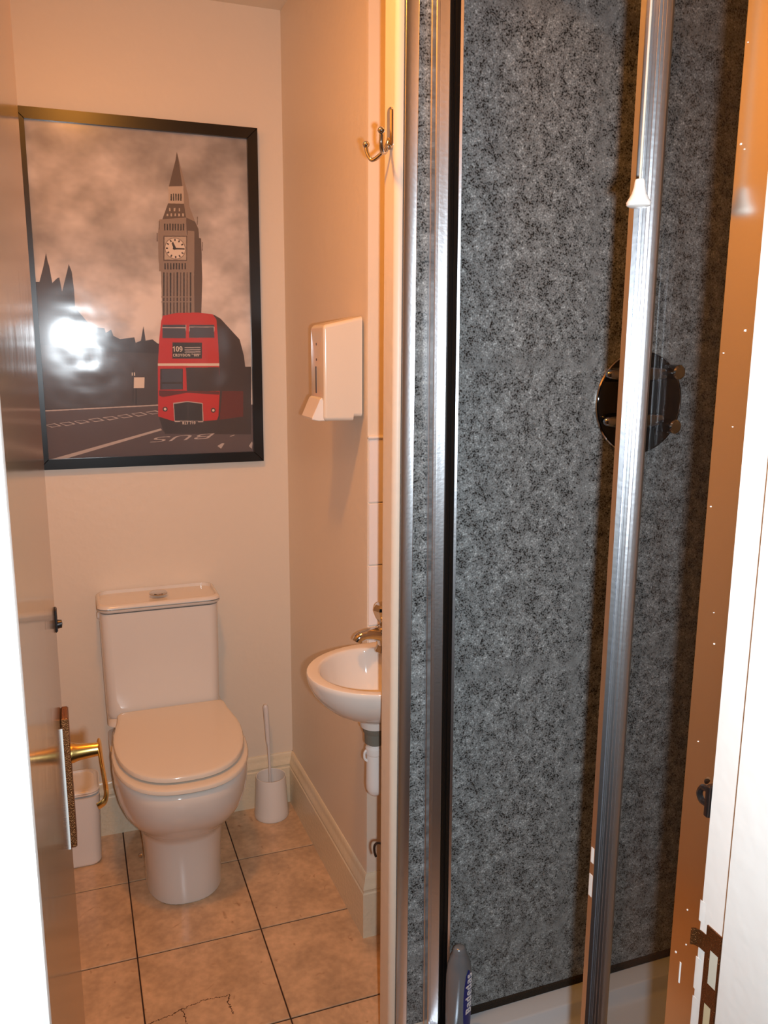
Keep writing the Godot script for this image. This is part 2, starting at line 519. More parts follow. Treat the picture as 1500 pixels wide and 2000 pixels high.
func make_materials() -> void:
	M.wall = bumpy(solid(Color(0.90, 0.845, 0.775), 0.42), noise(1, 0.05, 3), 0.5, 0.05)
	M.ceiling = solid(Color(0.93, 0.88, 0.80), 0.6)
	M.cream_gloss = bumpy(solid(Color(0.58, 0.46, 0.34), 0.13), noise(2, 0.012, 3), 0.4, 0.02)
	M.skirting = bumpy(solid(Color(0.89, 0.835, 0.73), 0.25), noise(3, 0.06, 3), 0.25, 0.08)
	M.white_gloss = bumpy(solid(Color(0.92, 0.915, 0.90), 0.3), noise(4, 0.03, 3), 0.3, 0.04)
	M.china = solid(Color(0.885, 0.86, 0.83), 0.07)
	M.seat = solid(Color(0.885, 0.845, 0.79), 0.14)
	M.white_plastic = solid(Color(0.92, 0.90, 0.88), 0.3)
	M.frosted = solid(Color(0.88, 0.86, 0.85), 0.35)
	M.chrome = solid(Color(0.80, 0.79, 0.78), 0.08, 1.0)
	M.brass = solid(Color(0.94, 0.78, 0.47), 0.24, 1.0)
	M.worn_brass = bumpy(solid(Color(0.52, 0.34, 0.20), 0.32, 0.85), noise(7, 0.12, 3), 0.06, 0.12)
	M.alu = bumpy(solid(Color(0.86, 0.865, 0.88), 0.31, 1.0), noise(8, 0.09, 2), 0.2, 0.01)
	M.alu_flat = solid(Color(0.95, 0.94, 0.92), 0.16, 1.0)
	M.gasket = solid(Color(0.05, 0.047, 0.045), 0.35)
	M.dark_steel = solid(Color(0.33, 0.31, 0.31), 0.25, 0.9)
	M.frame = solid(Color(0.045, 0.042, 0.042), 0.28)
	M.black_gloss = solid(Color(0.03, 0.03, 0.032), 0.05)
	M.black_bar = solid(Color(0.62, 0.62, 0.63), 0.12, 1.0)
	M.grout = solid(Color(0.20, 0.13, 0.09), 0.9)
	M.tile_white = solid(Color(0.93, 0.90, 0.89), 0.1)
	M.tray = bumpy(solid(Color(0.74, 0.785, 0.82), 0.25), noise(9, 0.03, 2), 0.3, 0.02)
	M.mould = bumpy(solid(Color(0.14, 0.10, 0.045), 0.8), noise(10, 0.1, 3), 0.1, 0.2)
	M.brown_wood = solid(Color(0.42, 0.30, 0.23), 0.7)
	M.cord = solid(Color(0.86, 0.82, 0.74), 0.8)
	M.grey_rubber = solid(Color(0.45, 0.44, 0.40), 0.6)
	M.bottle = solid(Color(0.50, 0.53, 0.56), 0.22, 0.35)
	M.label_blue = solid(Color(0.06, 0.12, 0.45), 0.3)
	M.print_white = solid(Color(0.93, 0.93, 0.95), 0.4)
	var g := StandardMaterial3D.new()
	g.albedo_texture = picture(granite())
	g.roughness = 0.32
	g.uv1_triplanar = true
	g.uv1_world_triplanar = true
	g.uv1_scale = Vector3.ONE / 0.62
	M.granite = g
	var p := StandardMaterial3D.new()
	p.transparency = BaseMaterial3D.TRANSPARENCY_ALPHA
	p.albedo_color = Color(1, 1, 1, 0.02)
	p.roughness = 0.14
	M.pane = p
	var q := StandardMaterial3D.new()
	q.transparency = BaseMaterial3D.TRANSPARENCY_ALPHA
	q.albedo_color = Color(0.13, 0.135, 0.14, 0.09)
	q.roughness = 0.03
	q.metallic_specular = 0.2
	M.glass = q
	var l := solid(Color(1.0, 0.9, 0.75), 0.4)
	l.emission_enabled = true
	l.emission = Color(1.0, 0.72, 0.38)
	l.emission_energy_multiplier = 2.0
	M.opal = l

# outlines seen from above -------------------------------------------------
func dring(xc: float, w: float, wb: float, zf: float, deep: float, zb: float, rb: float, y: float) -> PackedVector3Array:  # round towards the room, straight at the back
	var out := PackedVector3Array()
	var zc := zf - deep
	for i in 25:
		var a := PI * i / 24.0
		out.append(Vector3(xc + w * signf(cos(a)) * pow(absf(cos(a)), 0.80), y, zc + deep * pow(sin(a), 0.84)))
	for i in range(1, 5):
		var s := i / 4.0
		out.append(Vector3(xc - lerpf(w, wb, smoothstep(0, 1, s)), y, lerpf(zc, zb + rb, s)))
	for i in range(1, 5):
		var a := 0.5 * PI * i / 4.0
		out.append(Vector3(xc - wb + rb * (1 - cos(a)), y, zb + rb * (1 - sin(a))))
	for i in 5:
		var a := 0.5 * PI * i / 4.0
		out.append(Vector3(xc + wb - rb * (1 - sin(a)), y, zb + rb * (1 - cos(a))))
	for i in range(1, 4):
		var s := 1.0 - i / 4.0
		out.append(Vector3(xc + lerpf(w, wb, smoothstep(0, 1, s)), y, lerpf(zc, zb + rb, s)))
	return out

func basin_ring(k: float, y: float, inner := false) -> PackedVector3Array:  # k: 1 the rim, 0 the waste
	var out := PackedVector3Array()
	var drain := Vector3(0.612, y, -1.695)
	for i in 48:
		var a := TAU * i / 48.0
		var d := Vector3(cos(a), 0, sin(a))
		var p: Vector3
		if inner:
			p = Vector3(0.612, y, -1.695) + Vector3(d.x * (0.128 if d.x < 0 else 0.085), 0, d.z * 0.130)
		else:
			var ax := 0.19 if d.x < 0 else 0.113
			var e := 2.0 if d.x < 0 else 7.0
			var r := pow(pow(absf(d.x) / ax, e) + pow(absf(d.z) / 0.16, e), -1.0 / e)
			p = Vector3(0.645, y, -1.695) + d * r
		out.append((drain + d * 0.034).lerp(p, k) if not inner else (drain + d * 0.012).lerp(p, k))
	return out

func _ready() -> void:
	# ---- camera, sky, lights, exposure
	var cam := Camera3D.new()
	cam.name = "camera"
	cam.basis = Basis(Vector3.UP, deg_to_rad(-20.42)) * Basis(Vector3.RIGHT, deg_to_rad(-11.25)) * Basis(Vector3.BACK, deg_to_rad(0.34))
	cam.position = EYE
	cam.fov = rad_to_deg(2.0 * atan(1000.0 / 1640.0))
	cam.near = 0.02
	add_child(cam)
	cam.current = true
	var env := Environment.new()
	env.background_mode = Environment.BG_COLOR
	env.background_color = Color(0.10, 0.09, 0.08)
	env.tonemap_mode = Environment.TONE_MAPPER_LINEAR
	env.tonemap_exposure = 1.0
	env.sdfgi_enabled = true
	env.ssao_enabled = true
	env.ssil_enabled = true
	var we := WorldEnvironment.new()
	we.name = "world"
	we.environment = env
	add_child(we)
	var flash := SpotLight3D.new()  # the flash that lit the photograph, beside and a little below the lens
	flash.name = "camera_flash"
	flash.basis = cam.basis
	flash.position = EYE + cam.basis.x * 0.045 - cam.basis.y * 0.03
	flash.spot_angle = 58.0
	flash.spot_angle_attenuation = 1.0
	flash.spot_range = 10.0
	flash.spot_attenuation = 2.0
	flash.light_energy = 1.95
	flash.light_color = Color(0.925, 0.97, 1.0)
	flash.light_size = 0.012
	flash.shadow_enabled = true
	add_child(flash)
	make_materials()
	setting()
	floor_tiles()
	doorway()
	ceiling_lamp()
	poster()
	toilet()
	brush_and_bin()
	basin()
	dispenser()
	hooks()
	shower()
	pull_cord()

func ceiling_lamp() -> void:
	var at := Vector3(0.08, 2.5, -1.28)
	var o := thing("ceiling_light", "flat round opal ceiling light overhead, above the middle of the floor", "lamp", at)
	part(o, "base", MB.new().lathe(v2([0.0, 0, 0.110, 0, 0.110, -0.006, 0.106, -0.0075, 0.0, -0.0075]), at, 32), M.white_plastic)
	part(o, "shade", MB.new().lathe(v2([0.0, -0.012, 0.05, -0.0118, 0.080, -0.0105, 0.089, -0.008, 0.091, -0.005, 0.0, -0.005]), at, 32), M.opal)
	var l := AreaLight3D.new()  # the opal face shines downwards
	l.name = "lamp_light"
	l.position = Vector3(0, -0.0125, 0)
	l.rotation = Vector3(-PI / 2, 0, 0)
	l.area_size = Vector2(0.16, 0.16)
	l.area_normalize_energy = true
	l.area_range = 10.0
	l.area_attenuation = 2.0
	l.light_energy = 1.05
	l.light_color = Color(1.0, 0.645, 0.25)
	l.shadow_enabled = true
	o.add_child(l)
	var k := OmniLight3D.new()  # and its rim glows sideways
	k.name = "rim_light"
	k.position = Vector3(0, -0.011, 0)
	k.light_energy = 0.24
	k.light_color = l.light_color
	k.light_size = 0.010
	k.omni_range = 10.0
	k.omni_attenuation = 2.0
	k.shadow_enabled = true
	o.add_child(k)

func setting() -> void:
	struct("wall_back", MB.new().box(Vector3(-0.45, 0, -2.712), Vector3(0.6, 2.5, -2.612)), M.wall)
	var right := struct("wall_right", MB.new().prism(v2([0.600, -2.712, 0.600, -2.612, 0.642, -2.612, 0.6555, -1.892, 0.6575, -1.88, 0.86, -1.88, 0.86, -2.712]), 0, 2.5), M.wall, 50)
	var nook := struct("wall_nook", MB.new().box(Vector3(0.76, 0, -1.88), Vector3(0.86, 2.5, -1.493)), M.wall)
	struct("wall_left", MB.new().box(Vector3(-0.45, 0, -2.612), Vector3(-0.35, 2.5, -0.47)), M.wall)
	var poly := v2([1.5, -1.493, 1.5, -1.43])
	for k in 7:
		var a := 0.5 * PI * k / 6.0
		poly.append(Vector2(0.5627 - 0.012 * sin(a), -1.442 + 0.012 * cos(a)))
	for k in 5:
		var a := 0.5 * PI * k / 4.0
		poly.append(Vector2(0.5587 - 0.008 * cos(a), -1.485 - 0.008 * sin(a)))
	poly = v2([1.5, -1.493, 1.5, -1.436, 0.5635, -1.436, 0.5635, -1.43]) + poly.slice(2)
	var partition := struct("wall_shower", MB.new().prism(poly, 0, 2.5), M.wall, 50)
	part(partition, "granite_panel", MB.new().box(Vector3(0.586, 0.122, -1.4365), Vector3(1.41, 2.5, -1.43)), M.granite, "grey speckled granite-look shower panel")
	part(partition, "edge_trim", MB.new().prism(v2([0.5655, -1.4365, 0.5655, -1.4275, 0.5662, -1.4268, 0.571, -1.4278, 0.577, -1.4272, 0.583, -1.4259, 0.5875, -1.4243, 0.5885, -1.4248, 0.5887, -1.43, 0.587, -1.4365]), 0.0, 2.5), M.alu, "silver panel edge trim", 25)
	part(partition, "sealant", MB.new().box(Vector3(0.64, 0.103, -1.4365), Vector3(1.41, 0.124, -1.4265), 0.003), M.mould, "mouldy dark sealant line along the tray")
	var far := struct("wall_shower_side", MB.new().box(Vector3(1.42, 0, -1.43), Vector3(1.5, 2.5, -0.6466)), M.wall)
	part(far, "granite_panel", MB.new().box(Vector3(1.41, 0.122, -1.43), Vector3(1.4195, 2.5, -0.655)), M.granite)
	struct("wall_front", MB.new().prism(v2([-1.3, -0.6466, -0.075, -0.6466, -0.075, -0.607, -1.3, -0.607]), 0, 2.5).prism(v2([0.63, -0.6466, 1.9, -0.6466, 1.9, -0.47, 0.63, -0.47]), 0, 2.5).box(Vector3(-0.075, 2.10, -0.6466), Vector3(0.63, 2.5, -0.607)), M.wall)
	struct("ceiling", MB.new().box(Vector3(-0.45, 2.5, -2.712), Vector3(1.5, 2.6, -0.47)), M.ceiling)
	# white tiles over the basin, six inch, on both faces of the nook
	var rows := [1.331, 1.1755, 1.020, 0.8645, 0.709]
	for r in 4:
		part(right, "wall_tile", MB.new().box(Vector3(0.6595, rows[r + 1] + 0.002, -1.881), Vector3(0.76, rows[r] - 0.001, -1.8745), 0.0015), M.tile_white)
		for k in 2:
			part(nook, "wall_tile", MB.new().box(Vector3(0.7545, rows[r + 1] + 0.002, -1.718 + 0.1555 * k - 0.153), Vector3(0.761, rows[r] - 0.001, -1.718 + 0.1555 * k), 0.0015), M.tile_white)
	part(right, "tile_trim", MB.new().box(Vector3(0.656, 1.331, -1.881), Vector3(0.76, 1.338, -1.871), 0.002), M.white_plastic)
	# skirting boards with a moulded top
	var prof := v2([0, 0, 0.016, 0, 0.016, 0.128, 0.0135, 0.1315, 0.0135, 0.137, 0.0155, 0.141, 0.0135, 0.150, 0.0095, 0.158, 0.0085, 0.166, 0.007, 0.175, 0.003, 0.180, 0, 0.180])
	struct("baseboard_back", MB.new().sweep(prof, v2([-0.35, -2.612, 0.642, -2.612]), 1.0), M.skirting, 30)
	struct("baseboard_right", MB.new().sweep(prof, v2([0.642, -2.612, 0.6575, -1.88, 0.76, -1.88]), -1.0 if false else 1.0), M.skirting, 30)

func floor_tiles() -> void:
	var f := struct("floor", MB.new().box(Vector3(-1.3, -0.12, -2.712), Vector3(1.9, -0.003, 0.9)), M.grout)
	var xs := [-0.571, -0.249, 0.073, 0.395, 0.717]
	var zs := [-2.6525, -2.324, -1.9955, -1.667, -1.3385, -1.010, -0.6815]
	var looks := []
	for k in 4:
		var m := StandardMaterial3D.new()
		m.albedo_texture = picture(marble(20 + k, k == 3))
		m.roughness = 0.24
		looks.append(m)
	var rng := RandomNumberGenerator.new()
	rng.seed = 4
	for i in xs.size() - 1:
		for j in zs.size() - 1:
			var x0: float = maxf(xs[i], -0.349) + 0.0016
			var x1: float = minf(xs[i + 1], 0.717 if zs[j + 1] < -1.6 else 0.622) - 0.0016
			var z0: float = maxf(zs[j], -2.611) + 0.0024
			var z1: float = zs[j + 1] - 0.0024
			var crack := i == 2 and j == 2
			part(f, "floor_tile", tile_mesh(x0, x1, z0, z1, 0 if crack else rng.randi_range(0, 3)), looks[3] if crack else looks[rng.randi_range(0, 2)])

func tile_mesh(x0: float, x1: float, z0: float, z1: float, turn: int) -> ArrayMesh:
	var st := SurfaceTool.new()
	st.begin(Mesh.PRIMITIVE_TRIANGLES)
	st.set_smooth_group(-1)
	var b := 0.0012
	var lv := [[0.0, -0.004], [0.0, -b], [b, 0.0]]
	var corner := func(l: int, k: int) -> Vector3:
		var e: float = lv[l][0]
		return Vector3([x0 + e, x1 - e, x1 - e, x0 + e][k], lv[l][1], [z0 + e, z0 + e, z1 - e, z1 - e][k])
	var put := func(p: Vector3) -> void:
		var u := Vector2((p.x - x0) / (x1 - x0), (p.z - z0) / (z1 - z0)) - Vector2(0.5, 0.5)
		st.set_uv(u.rotated(0.5 * PI * turn) + Vector2(0.5, 0.5))
		st.add_vertex(p)
	for l in 2:
		for k in 4:
			var j := (k + 1) % 4
			for p in [corner.call(l, k), corner.call(l, j), corner.call(l + 1, j), corner.call(l, k), corner.call(l + 1, j), corner.call(l + 1, k)]: put.call(p)
	for k in [0, 1, 2, 0, 2, 3]: put.call(corner.call(2, k))
	st.generate_normals()
	return st.commit()

func doorway() -> void:
	# the white lining of the doorway: a rebate for the door and a stop
	var rr := struct("trim_1", MB.new().prism(v2([0.63, -0.6466, 0.6165, -0.6466, 0.615, -0.645, 0.615, -0.598, 0.6015, -0.598, 0.600, -0.5965, 0.600, -0.43, 0.63, -0.43]), 0, 2.1), M.white_gloss, 30)
	struct("trim_2", MB.new().prism(v2([-0.16, -0.6060, -0.075, -0.6060, -0.075, -0.6466, -0.060, -0.6466, -0.060, -0.611, -0.0450, -0.611, -0.0430, -0.609, -0.0425, -0.600, -0.0435, -0.594, -0.048, -0.590, -0.16, -0.588]), 0, 2.1), M.white_gloss, 30)
	struct("trim_3", MB.new().box(Vector3(-0.075, 2.07, -0.6466), Vector3(0.63, 2.1, -0.588)), M.white_gloss)
	# worn strike plate let into the rebate
	var sp := thing("strike_plate", "worn brown metal strike plate with bare latch holes in the white door lining", "strike plate", Vector3(0.615, 0.84, -0.625))
	part(sp, "plate", plate_with_holes(), M.worn_brass, "", 20)
	part(sp, "lip", MB.new().loft([lip_ring(-0.6335, 0.0), lip_ring(-0.642, 0.0004), lip_ring(-0.6475, 0.003), lip_ring(-0.6495, 0.007)]), M.worn_brass)
	part(sp, "socket", MB.new().box(Vector3(0.6135, 0.8675, -0.6258), Vector3(0.6146, 0.9085, -0.6142)), solid(Color(0.80, 0.80, 0.74), 0.5), "pale latch hole")
	part(sp, "socket", MB.new().box(Vector3(0.6135, 0.795, -0.6275), Vector3(0.6146, 0.8415, -0.6178)), solid(Color(0.78, 0.74, 0.60), 0.5), "pale bolt hole")
	for k in 3:
		part(rr, "paint_flake", MB.new().prism(v2([[0.6144, -0.6466, 0.6150, -0.6395, 0.6148, -0.648], [0.6145, -0.6458, 0.6149, -0.6382, 0.615, -0.6475], [0.6146, -0.6462, 0.6149, -0.640, 0.615, -0.6472]][k]), [0.93, 0.845, 0.79][k], [0.955, 0.885, 0.835][k]), M.white_gloss)
	# small keep for the bolt, behind the edge of the lining
	var kp := thing("bolt_keep", "small dark steel bolt keep fixed beside the white door lining", "keep", Vector3(0.618, 1.08, -0.655))
	part(kp, "plate", MB.new().box(Vector3(0.6135, 1.052, -0.6545), Vector3(0.6260, 1.090, -0.6472), 0.002, 2), M.dark_steel)
	part(kp, "staple", MB.new().tube(curve(v3([0.6175, 1.083, -0.654, 0.6165, 1.082, -0.661, 0.616, 1.074, -0.6645, 0.6165, 1.067, -0.661, 0.6175, 1.066, -0.654])), [0.0035], 8), M.dark_steel)
	part(kp, "screw_head", MB.new().lathe(v2([0, 0.0022, 0.003, 0.0015, 0.0042, 0, 0, 0]), Vector3(0.617, 1.0925, -0.6558), 12, Basis(Vector3.RIGHT, -PI / 2)), M.chrome)
	# the door leaf, opened inwards along the left side
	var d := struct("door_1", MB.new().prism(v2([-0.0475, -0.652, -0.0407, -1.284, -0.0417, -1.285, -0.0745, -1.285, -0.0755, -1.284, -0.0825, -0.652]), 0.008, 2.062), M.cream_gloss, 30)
	var pl := part(d, "handle_plate", MB.new().box(Vector3(-0.0412, 0.823, -1.245), Vector3(-0.0308, 1.027, -1.2), 0.002, 2), M.worn_brass, "worn brown brass backplate")
	part(pl, "paint_line", MB.new().box(Vector3(-0.0418, 0.823, -1.2), Vector3(-0.0396, 1.012, -1.1985)), M.white_gloss, "white paint along the edge of the plate")
	part(d, "handle_neck", MB.new().lathe(v2([0, 0, 0.0150, 0, 0.0145, 0.004, 0.0125, 0.010, 0.0105, 0.028, 0.010, 0.036, 0.010, 0.040, 0, 0.040]), Vector3(-0.0312, 0.962, -1.2225), 20, Basis(Vector3.BACK, -PI / 2)), M.brass)
	part(d, "lever", MB.new().tube(curve(v3([0.0085, 0.965, -1.236, 0.009, 0.965, -1.222, 0.0098, 0.962, -1.18, 0.0125, 0.953, -1.13, 0.0127, 0.947, -1.112, 0.009, 0.9415, -1.103, 0.0005, 0.938, -1.1])), [0.0028, 0.0034], 12, 2.6), M.brass, "brass lever handle with a returned end")
	part(d, "door_bolt", MB.new().box(Vector3(-0.042, 1.134, -1.279), Vector3(-0.0375, 1.170, -1.262), 0.002, 2).lathe(v2([0, 0, 0.007, 0, 0.006, 0.006, 0, 0.007]), Vector3(-0.0378, 1.145, -1.270), 12, Basis(Vector3.BACK, -PI / 2)), M.dark_steel, "small dark bolt knob")

func lip_ring(z: float, out: float) -> PackedVector3Array:
	return PackedVector3Array([Vector3(0.6146 - out, 0.900, z), Vector3(0.6146 - out, 0.921, z), Vector3(0.6136 - out, 0.921, z), Vector3(0.6136 - out, 0.900, z)])

func plate_with_holes() -> MB:
	var m := MB.new()
	var x0 := 0.6134
	var x1 := 0.6150
	for b in [[0.9085, 0.934, -0.6335, -0.6125], [0.8675, 0.9085, -0.6335, -0.6258], [0.8675, 0.9085, -0.6142, -0.6125], [0.8415, 0.8675, -0.6335, -0.6125], [0.795, 0.8415, -0.6335, -0.6275], [0.795, 0.8415, -0.6178, -0.6125], [0.76, 0.795, -0.6335, -0.6125]]:
		m.box(Vector3(x0, b[0], b[2]), Vector3(x1, b[1], b[3]))
	return m

func poster() -> void:
	var x0 := -0.0985; var x1 := 0.560; var y0 := 1.190; var y1 := 2.167; var w := 0.030
	var zf := -2.590; var zb := -2.612
	var o := thing("framed_poster", "large black-framed London street print of a clock tower and red bus above the toilet", "picture", Vector3(0.23, y0, zb))
	for e in [[[x0, y0], [x1, y0], [x1 - w, y0 + w], [x0 + w, y0 + w]], [[x1, y0], [x1, y1], [x1 - w, y1 - w], [x1 - w, y0 + w]], [[x1, y1], [x0, y1], [x0 + w, y1 - w], [x1 - w, y1 - w]], [[x0, y1], [x0, y0], [x0 + w, y0 + w], [x0 + w, y1 - w]]]:
		var ctr := Vector2.ZERO
		for p in e: ctr += Vector2(p[0], p[1]) / 4.0
		var rings := []
		for k in 3:
			var r := PackedVector3Array()
			for p in e:
				var q := Vector2(p[0], p[1])
				if k == 2: q = q.lerp(ctr, 0.004) - (q - ctr).sign() * 0.0
				r.append(Vector3(q.x, q.y, [zb, zf - 0.001, zf][k]))
			rings.append(r)
		part(o, "frame_bar", MB.new().loft(rings), M.frame, "", 20)
	part(o, "backing", MB.new().box(Vector3(x0 + w - 0.004, y0 + w - 0.004, zb + 0.003), Vector3(x1 - w + 0.004, y1 - w + 0.004, zb + 0.008)), M.frame)
	var q := QuadMesh.new()
	q.size = Vector2(x1 - x0 - 2 * w + 0.006, y1 - y0 - 2 * w + 0.006)
	var pm := StandardMaterial3D.new()
	pm.albedo_texture = picture(london())
	pm.roughness = 0.6
	var pr := part(o, "print", q, pm, "grey street photograph with a red double-decker")
	pr.position += Vector3((x0 + x1) / 2, (y0 + y1) / 2, zb + 0.0085)
	# the thin clear sheet, bowed and creased
	var n := noise(31, 9.0, 2)
	var st := SurfaceTool.new()
	st.begin(Mesh.PRIMITIVE_TRIANGLES)
	var nx := 60
	var ny := 90
	for j in ny + 1:
		for i in nx + 1:
			var u := float(i) / nx; var v := float(j) / ny
			var x := lerpf(x0 + w - 0.002, x1 - w + 0.002, u); var y := lerpf(y1 - w + 0.002, y0 + w - 0.002, v)
			var edge := minf(minf(u, 1 - u) * 6.0, minf(v, 1 - v) * 8.0)
			var calm := clampf(edge, 0, 1)
			var near := exp(-pow((u - 0.15) / 0.30, 2) - pow((v - 0.70) / 0.2, 2))
			var z := calm * (0.0001 + 0.00042 * near) * n.get_noise_2d(x, y * 1.6)
			st.set_uv(Vector2(u, v))
			st.add_vertex(Vector3(x, y, zf - 0.008 + z))
	for j in ny:
		for i in nx:
			var a := j * (nx + 1) + i
			for k in [a, a + 1, a + nx + 2, a, a + nx + 2, a + nx + 1]: st.add_index(k)
	st.generate_normals()
	part(o, "glazing", st.commit(), M.pane, "clear reflective sheet")
	o.rotation.x = deg_to_rad(0.6)  # it hangs a little forward

func toilet() -> void:
	var o := thing("toilet", "white close-coupled toilet with its lid down under the framed print", "toilet", Vector3(0.225, 0, -2.4))
	var xc := 0.226
	var rows := [[0.0, 0.106, -2.168, 0.15, 0.10, -2.50], [0.006, 0.109, -2.163, 0.15, 0.10, -2.50], [0.06, 0.108, -2.165, 0.15, 0.10, -2.50], [0.13, 0.111, -2.163, 0.15, 0.10, -2.50], [0.19, 0.117, -2.155, 0.16, 0.105, -2.50], [0.215, 0.124, -2.142, 0.17, 0.108, -2.50],
		[0.235, 0.137, -2.118, 0.19, 0.112, -2.50], [0.258, 0.152, -2.090, 0.21, 0.118, -2.50], [0.285, 0.165, -2.062, 0.23, 0.125, -2.50], [0.315, 0.175, -2.039, 0.25, 0.142, -2.50], [0.35, 0.181, -2.023, 0.26, 0.160, -2.50], [0.385, 0.1835, -2.015, 0.265, 0.172, -2.50], [0.404, 0.183, -2.015, 0.265, 0.172, -2.50], [0.413, 0.179, -2.021, 0.26, 0.168, -2.497], [0.4155, 0.173, -2.029, 0.255, 0.160, -2.49]]
	var rings := []
	for r in rows: rings.append(dring(xc + 0.003, r[1], r[4], r[2], r[3], r[5], 0.03, r[0]))
	var pan := part(o, "pan", MB.new().loft(rings).rbox(Vector3(0.046, 0.34, -2.605), Vector3(0.390, 0.462, -2.425), 0.03, 0.02), M.china, "", 50)
	for s in [-1, 1]:
		part(pan, "bolt_cap", MB.new().lathe(v2([0, 0.010, 0.005, 0.0085, 0.008, 0.004, 0.0085, 0.0, 0, 0.0]), Vector3(xc + s * 0.108, 0.03, -2.40), 14, Basis(Vector3.BACK, -s * PI / 2)), M.chrome)
	var slab := func(zf: float, w: float, wb: float, y0: float, y1: float, slope: float, zb: float) -> MB:
		var rr := []
		for e in [[y0, 0.020], [y0 + 0.002, 0.009], [y0 + 0.004, 0.003], [y0 + 0.007, 0.0], [y1 - 0.007, 0.0], [y1 - 0.003, 0.002], [y1 - 0.001, 0.006], [y1, 0.012], [y1 + 0.001, 0.05]]:
			var r := dring(xc + 0.002, w - e[1], wb - e[1], zf - e[1], 0.235, zb + e[1], 0.02, e[0])
			for i in r.size(): r[i].y += (zf - r[i].z) * slope
			rr.append(r)
		return MB.new().loft(rr)
	part(o, "seat", slab.call(-2.010, 0.1835, 0.162, 0.418, 0.437, 0.045, -2.43), M.seat, "", 35)
	part(o, "lid", slab.call(-2.035, 0.1765, 0.157, 0.4395, 0.460, 0.060, -2.438), M.seat, "closed lid", 35)
	for s in [-1, 1]:
		part(o, "hinge", MB.new().lathe(v2([0, -0.02, 0.009, -0.02, 0.009, 0.02, 0, 0.02]), Vector3(xc + s * 0.08, 0.464, -2.432), 12, Basis(Vector3.BACK, PI / 2)), M.seat)
	# cistern, tapering a little downwards, rounded upright corners
	var cr := []
	for e in [[0.462, 0.016], [0.466, 0.012], [0.475, 0.010], [0.62, 0.004], [0.784, 0.0]]:
		cr.append(MB.rect_ring(Vector3(0.041 + e[1] * 0.4, 0, -2.605), Vector3(0.381 - e[1] * 0.4, 0, -2.440 - e[1] * 0.3), e[0], 0, 0.03, 6))
	var cs := part(o, "cistern", MB.new().loft(cr), M.china, "", 45)
	var lid := part(o, "cistern_lid", MB.new().rbox(Vector3(0.035, 0.7865, -2.608), Vector3(0.387, 0.811, -2.433), 0.03, 0.010, 6), M.china, "", 50)
	var bt := Vector3(0.213, 0.8108, -2.520)
	part(lid, "flush_button", MB.new().lathe(v2([0, 0, 0.027, 0, 0.027, 0.003, 0.024, 0.005, 0.022, 0.0045, 0.020, 0.0055, 0, 0.0065]), bt, 28), M.chrome, "chrome dual flush button")
	part(o, "flush_lever_boss", MB.new().lathe(v2([0, 0, 0.012, 0, 0.010, 0.006, 0, 0.007]), Vector3(0.0415, 0.76, -2.52), 14, Basis(Vector3.BACK, PI / 2)), M.china)

func brush_and_bin() -> void:
	var c := Vector3(0.548, 0, -2.537)
	var h := thing("brush_holder", "white round toilet brush pot on the floor in the back corner", "brush holder", c)
	part(h, "pot", MB.new().lathe(v2([0, 0.0, 0.054, 0.0, 0.057, 0.004, 0.057, 0.020, 0.0555, 0.023, 0.0495, 0.141, 0.049, 0.144, 0.0475, 0.144, 0.046, 0.141, 0.050, 0.02, 0.0, 0.018]), c, 36), M.white_plastic)
	var b := thing("toilet_brush", "thin white toilet brush handle standing in the round pot", "toilet brush", c + Vector3(0, 0.02, 0))
	part(b, "handle", MB.new().tube(v3([0.547, 0.08, -2.542, 0.546, 0.18, -2.543, 0.544, 0.25, -2.544, 0.5435, 0.26, -2.5445, 0.539, 0.36, -2.546, 0.5375, 0.385, -2.5465, 0.537, 0.392, -2.5466]), [0.0045, 0.0042, 0.0048, 0.0075, 0.009, 0.009, 0.005], 12), M.frosted)
	part(b, "bristles", MB.new().lathe(v2([0, 0.0, 0.02, 0.005, 0.032, 0.025, 0.032, 0.06, 0.015, 0.075, 0, 0.078]), c + Vector3(0, 0.0185, 0), 20), M.white_plastic)
	var w := thing("waste_bin", "slim cream plastic bin with rounded corners on the floor left of the toilet", "bin", Vector3(-0.085, 0, -2.51))
	var rings := []
	for e in [[0.0, 0.008], [0.003, 0.003], [0.01, 0.0], [0.22, -0.006], [0.227, -0.006]]:
		rings.append(MB.rect_ring(Vector3(-0.178 + e[1], 0, -2.582 + e[1]), Vector3(0.004 - e[1], 0, -2.441 - e[1]), e[0], 0, 0.028, 6))
	part(w, "bin_body", MB.new().loft(rings), M.white_plastic)
	part(w, "bin_lid", MB.new().rbox(Vector3(-0.186, 0.2285, -2.590), Vector3(0.010, 0.250, -2.435), 0.032, 0.014, 6), M.white_plastic)

